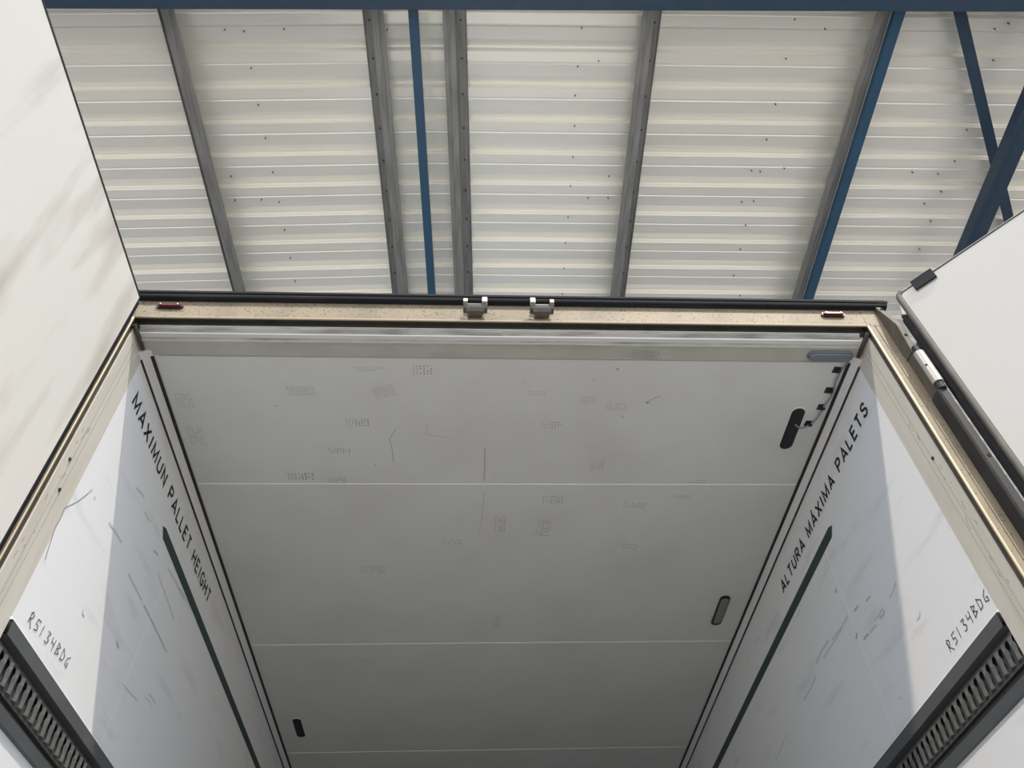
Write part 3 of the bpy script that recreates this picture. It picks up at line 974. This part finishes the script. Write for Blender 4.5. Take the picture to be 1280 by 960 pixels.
b = MB()
b.prism(rrect(1.045, 1.094, 3.105, 3.345, 0.022), ZC + 0.0005, ZC - 0.008, AX_Z)
fr = b.build('ceiling_lamp', m_clip, roof, bevel=0.001, label='small grey lens ceiling lamp with a black rim')
b = MB()
b.prism(rrect(1.051, 1.088, 3.120, 3.325, 0.016), ZC - 0.0075, ZC - 0.012, AX_Z)
b.build('lens', m_lens, fr, bevel=0.001)

b = MB()
b.prism(rrect(-1.098, -1.046, 4.250, 4.475, 0.020), ZC + 0.0005, ZC - 0.0035, AX_Z)
fr = b.build('lamp_opening', m_cove, roof, label='small black empty lamp opening at the ceiling left')
b = MB()
b.prism(rrect(-1.095, -1.049, 4.255, 4.470, 0.018), ZC - 0.003, ZC - 0.005, AX_Z)
b.build('opening_plate', m_navy, fr)

cpx = [(1064, 441), (1063, 447), (1060, 452.5), (1055, 459), (1050, 465), (1045, 476), (1042.5, 487.5), (1038, 497), (1032, 505), (1027, 514), (1021, 523), (1014, 530), (1007, 534), (1000, 535.5), (994, 531)]
pth = [ray_z(x, y, ZC - 0.007) for x, y in cpx]
b = MB()
b.tube(pth, 0.0034, 8)
b.build('cable', m_cable, roof, smooth=True, label='thin grey cable looping along the ceiling edge')
for (x, y) in ((1045.5, 462), (1035.5, 487.5), (1026, 508.5), (1010, 529)):
    c = ray_z(x, y, ZC)
    b = MB()
    XF_ = Matrix.Translation((c.x, c.y, 0)) @ Matrix.Rotation(0.1, 4, 'Z')
    b.box(-0.013, 0.013, -0.014, 0.014, ZC - 0.003, ZC + 0.0005, xf=XF_)
    b.box(0.000, 0.012, -0.006, 0.006, ZC - 0.013, ZC - 0.0028, xf=XF_)
    b.build('cable_clip', m_clip, roof, bevel=0.001)

# ---- deck and front wall
b = MB()
b.box(-1.30, 1.30, YF, YEND, 1.00, 1.15)
b.build('load_deck', m_floor, trailer)
b = MB()
b.box(-1.30, 1.30, YEND, YEND + 0.08, 1.00, 3.955)
b.build('front_wall', m_wall, trailer)

# ---- doors


def door_mesh(L_, H0, H1, thick, r_, side):
    """local: x along door from hinge, y thickness (inner face at y=0, body towards +y*side), z up"""
    pts = []
    return pts


# left door: opened square, inner face towards +X
XD = -1.2065
b = MB()
Y1, Y0 = 1.506, 0.262
ZD0, ZD1 = 1.18, 3.893
b.box(XD - 0.045, XD, Y0, Y1, ZD0, ZD1 - 0.002)
dl = b.build('rear_door', m_doordirty, trailer, label='left rear door folded open, white with brown smears')
b = MB()
b.box(XD - 0.047, XD + 0.0005, Y0 - 0.004, Y1 + 0.004, ZD1 - 0.003, ZD1 + 0.008)
b.box(XD - 0.050, XD + 0.0005, Y1, Y1 + 0.006, ZD0, ZD1 + 0.004)
b.build('edge_trim', m_hingebar, dl, label='narrow black edge trim')
b = MB()
b.box(XD - 0.060, XD - 0.004, Y1 + 0.004, Y1 + 0.022, ZD0, ZD1 - 0.01)
b.tube([(XD - 0.014, Y1 + 0.025, ZD0), (XD - 0.014, Y1 + 0.025, ZD1 - 0.03)], 0.006, 8)
b.build('rubber_seal', m_rubber, dl, label='black rubber door seal')

# right door: opened wide, inner face towards the camera side
dv = Vector((0.30, -0.343, 0)).normalized()
nv = Vector((dv.y, -dv.x, 0))
if nv.dot(Vector((-1, -1, 0))) < 0:
    nv = -nv
P0 = Vector((1.353, 1.497, 0))
XR = Matrix(((dv.x, -nv.x, 0, P0.x), (dv.y, -nv.y, 0, P0.y), (0, 0, 1, 0), (0, 0, 0, 1)))   # local x along, y outwards (away from viewer)
ZT = 3.955
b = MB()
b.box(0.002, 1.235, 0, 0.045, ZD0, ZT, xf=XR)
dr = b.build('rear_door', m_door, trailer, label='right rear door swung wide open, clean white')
b = MB()
rr_ = 0.012
pth = [XR @ Vector(p) for p in ((-0.004, 0.002, ZD0), (-0.004, 0.002, ZT - 0.012), (0.000, 0.002, ZT - 0.002), (0.010, 0.004, ZT + 0.006))]
b.tube(pth, 0.0105, 10)
b.build('edge_bead', m_brownrubber, dr, smooth=True, label='dusty brown rubber bead down the hinge edge')
b = MB()
b.box(0.000, 1.24, 0.001, 0.047, ZT, ZT + 0.007, xf=XR)
b.build('edge_trim', m_clear, dr, label='pale top edge strip')
b = MB()
b.box(0.000, 1.24, -0.0015, 0.004, ZT - 0.003, ZT + 0.003, xf=XR)
b.build('edge_seal', m_hingebar, dr)
b = MB()
b.box(-0.034, -0.002, 0.012, 0.046, ZD0, ZT - 0.085, xf=XR)
b.tube([XR @ Vector((-0.030, 0.020, ZD0)), XR @ Vector((-0.030, 0.020, ZT - 0.10))], 0.009, 8)
b.quadstrip([XR @ Vector(p) for p in ((-0.002, 0.012, ZT - 0.030), (-0.002, 0.046, ZT - 0.030), (-0.002, 0.012, ZT - 0.085), (-0.002, 0.046, ZT - 0.085),
                                      (-0.034, 0.012, ZT - 0.085), (-0.034, 0.046, ZT - 0.085))],
            [(0, 1, 3, 2), (2, 3, 5, 4), (0, 2, 4), (1, 5, 3), (0, 4, 5, 1)])
b.build('rubber_seal', m_rubber, dr, smooth=True, label='black double-lip rubber seal')
b = MB()
b.prism([(-0.006, ZT - 0.035), (-0.014, ZT - 0.037), (-0.026, ZT - 0.085), (-0.014, ZT - 0.095)], 0.004, 0.012, lambda p, q, t: Vector((p, t, q)), xf=XR)
b.build('seal_end_cap', m_clear, dr)
# saddle clip on the top edge
b = MB()
b.box(0.052, 0.128, -0.009, -0.0015, ZT - 0.034, ZT + 0.012, xf=XR)
b.box(0.052, 0.128, -0.009, 0.050, ZT + 0.007, ZT + 0.014, xf=XR)
b.box(0.052, 0.128, 0.045, 0.050, ZT - 0.02, ZT + 0.012, xf=XR)
m_clipgrey = mat('dark_grey_plastic', (0.020, 0.022, 0.027), 0.8, spec=0.25)
b.build('edge_clip', m_clipgrey, dr, bevel=0.0015, label='dark grey plastic clip saddled over the top edge')

# ---- right hinge hardware on the post
b = MB()
x0_, x1_ = 1.283, 1.303
side = [(YF, 3.962), (YF - 0.013, 3.958), (YF - 0.020, 3.925), (YF - 0.052, 3.800), (YF - 0.052, 3.790), (YF - 0.043, 3.665), (YF, 3.665)]
b.prism(side, x0_, x1_, AX_X)
br = b.build('hinge_bracket', m_bracket, trailer, bevel=0.003, label='brown-black wedge bracket at the top right post')
for (z, y) in ((3.925, YF - 0.0215), (3.745, YF - 0.0490)):
    b = MB()
    b.tube([(1.295, y + 0.004, z), (1.295, y - 0.0016, z)], 0.0055, 10)
    b.build('bolt_hole', m_hole, br)
b = MB()
b.tube([(1.2965, 1.512, 3.648), (1.2965, 1.512, 3.505)], 0.0165, 20)
hl_ = MB()
hl_.box(1.286, 1.292, 1.514, YF, 3.478, 3.666)
hl_.build('hinge_leaf', m_bracket, trailer)
sl = b.build('hinge_sleeve', m_sleeve, trailer, smooth=True, label='pale aluminium hinge sleeve')
b = MB()
b.tube([(1.2850, 1.5005, 3.577), (1.2835, 1.4990, 3.577)], 0.0035, 8)
b.build('pin_hole', m_hole, sl)
b = MB()
b.tube([(1.2965, 1.513, 3.508), (1.2965, 1.513, 3.478)], 0.0135, 16)
b.tube([(1.2965, 1.512, 3.680), (1.2965, 1.512, 3.640)], 0.010, 16)
b.build('hinge_bush', m_hingebar, sl, smooth=True)
b = MB()
b.prism([(1.281, YF), (1.281, 1.517), (1.287, 1.510), (1.309, 1.510), (1.309, YF)], 1.4, 3.480, AX_Z)
hb = b.build('hinge_bar', m_hingebar, trailer, bevel=0.002, label='long black hinge bar below the sleeve')
for z in (3.20, 2.95):
    b = MB()
    b.tube([(1.299, 1.513, z), (1.299, 1.5085, z)], 0.006, 10)
    b.build('bolt_hole', m_hole, hb)
# matching bracket on the left post (behind the folded door)
b = MB()
b.prism([(YF, 3.968), (YF - 0.030, 3.905), (YF - 0.040, 3.80), (YF - 0.040, 3.65), (YF, 3.65)], -1.33, -1.300, AX_X)
b.build('hinge_bracket', m_bracket, trailer)
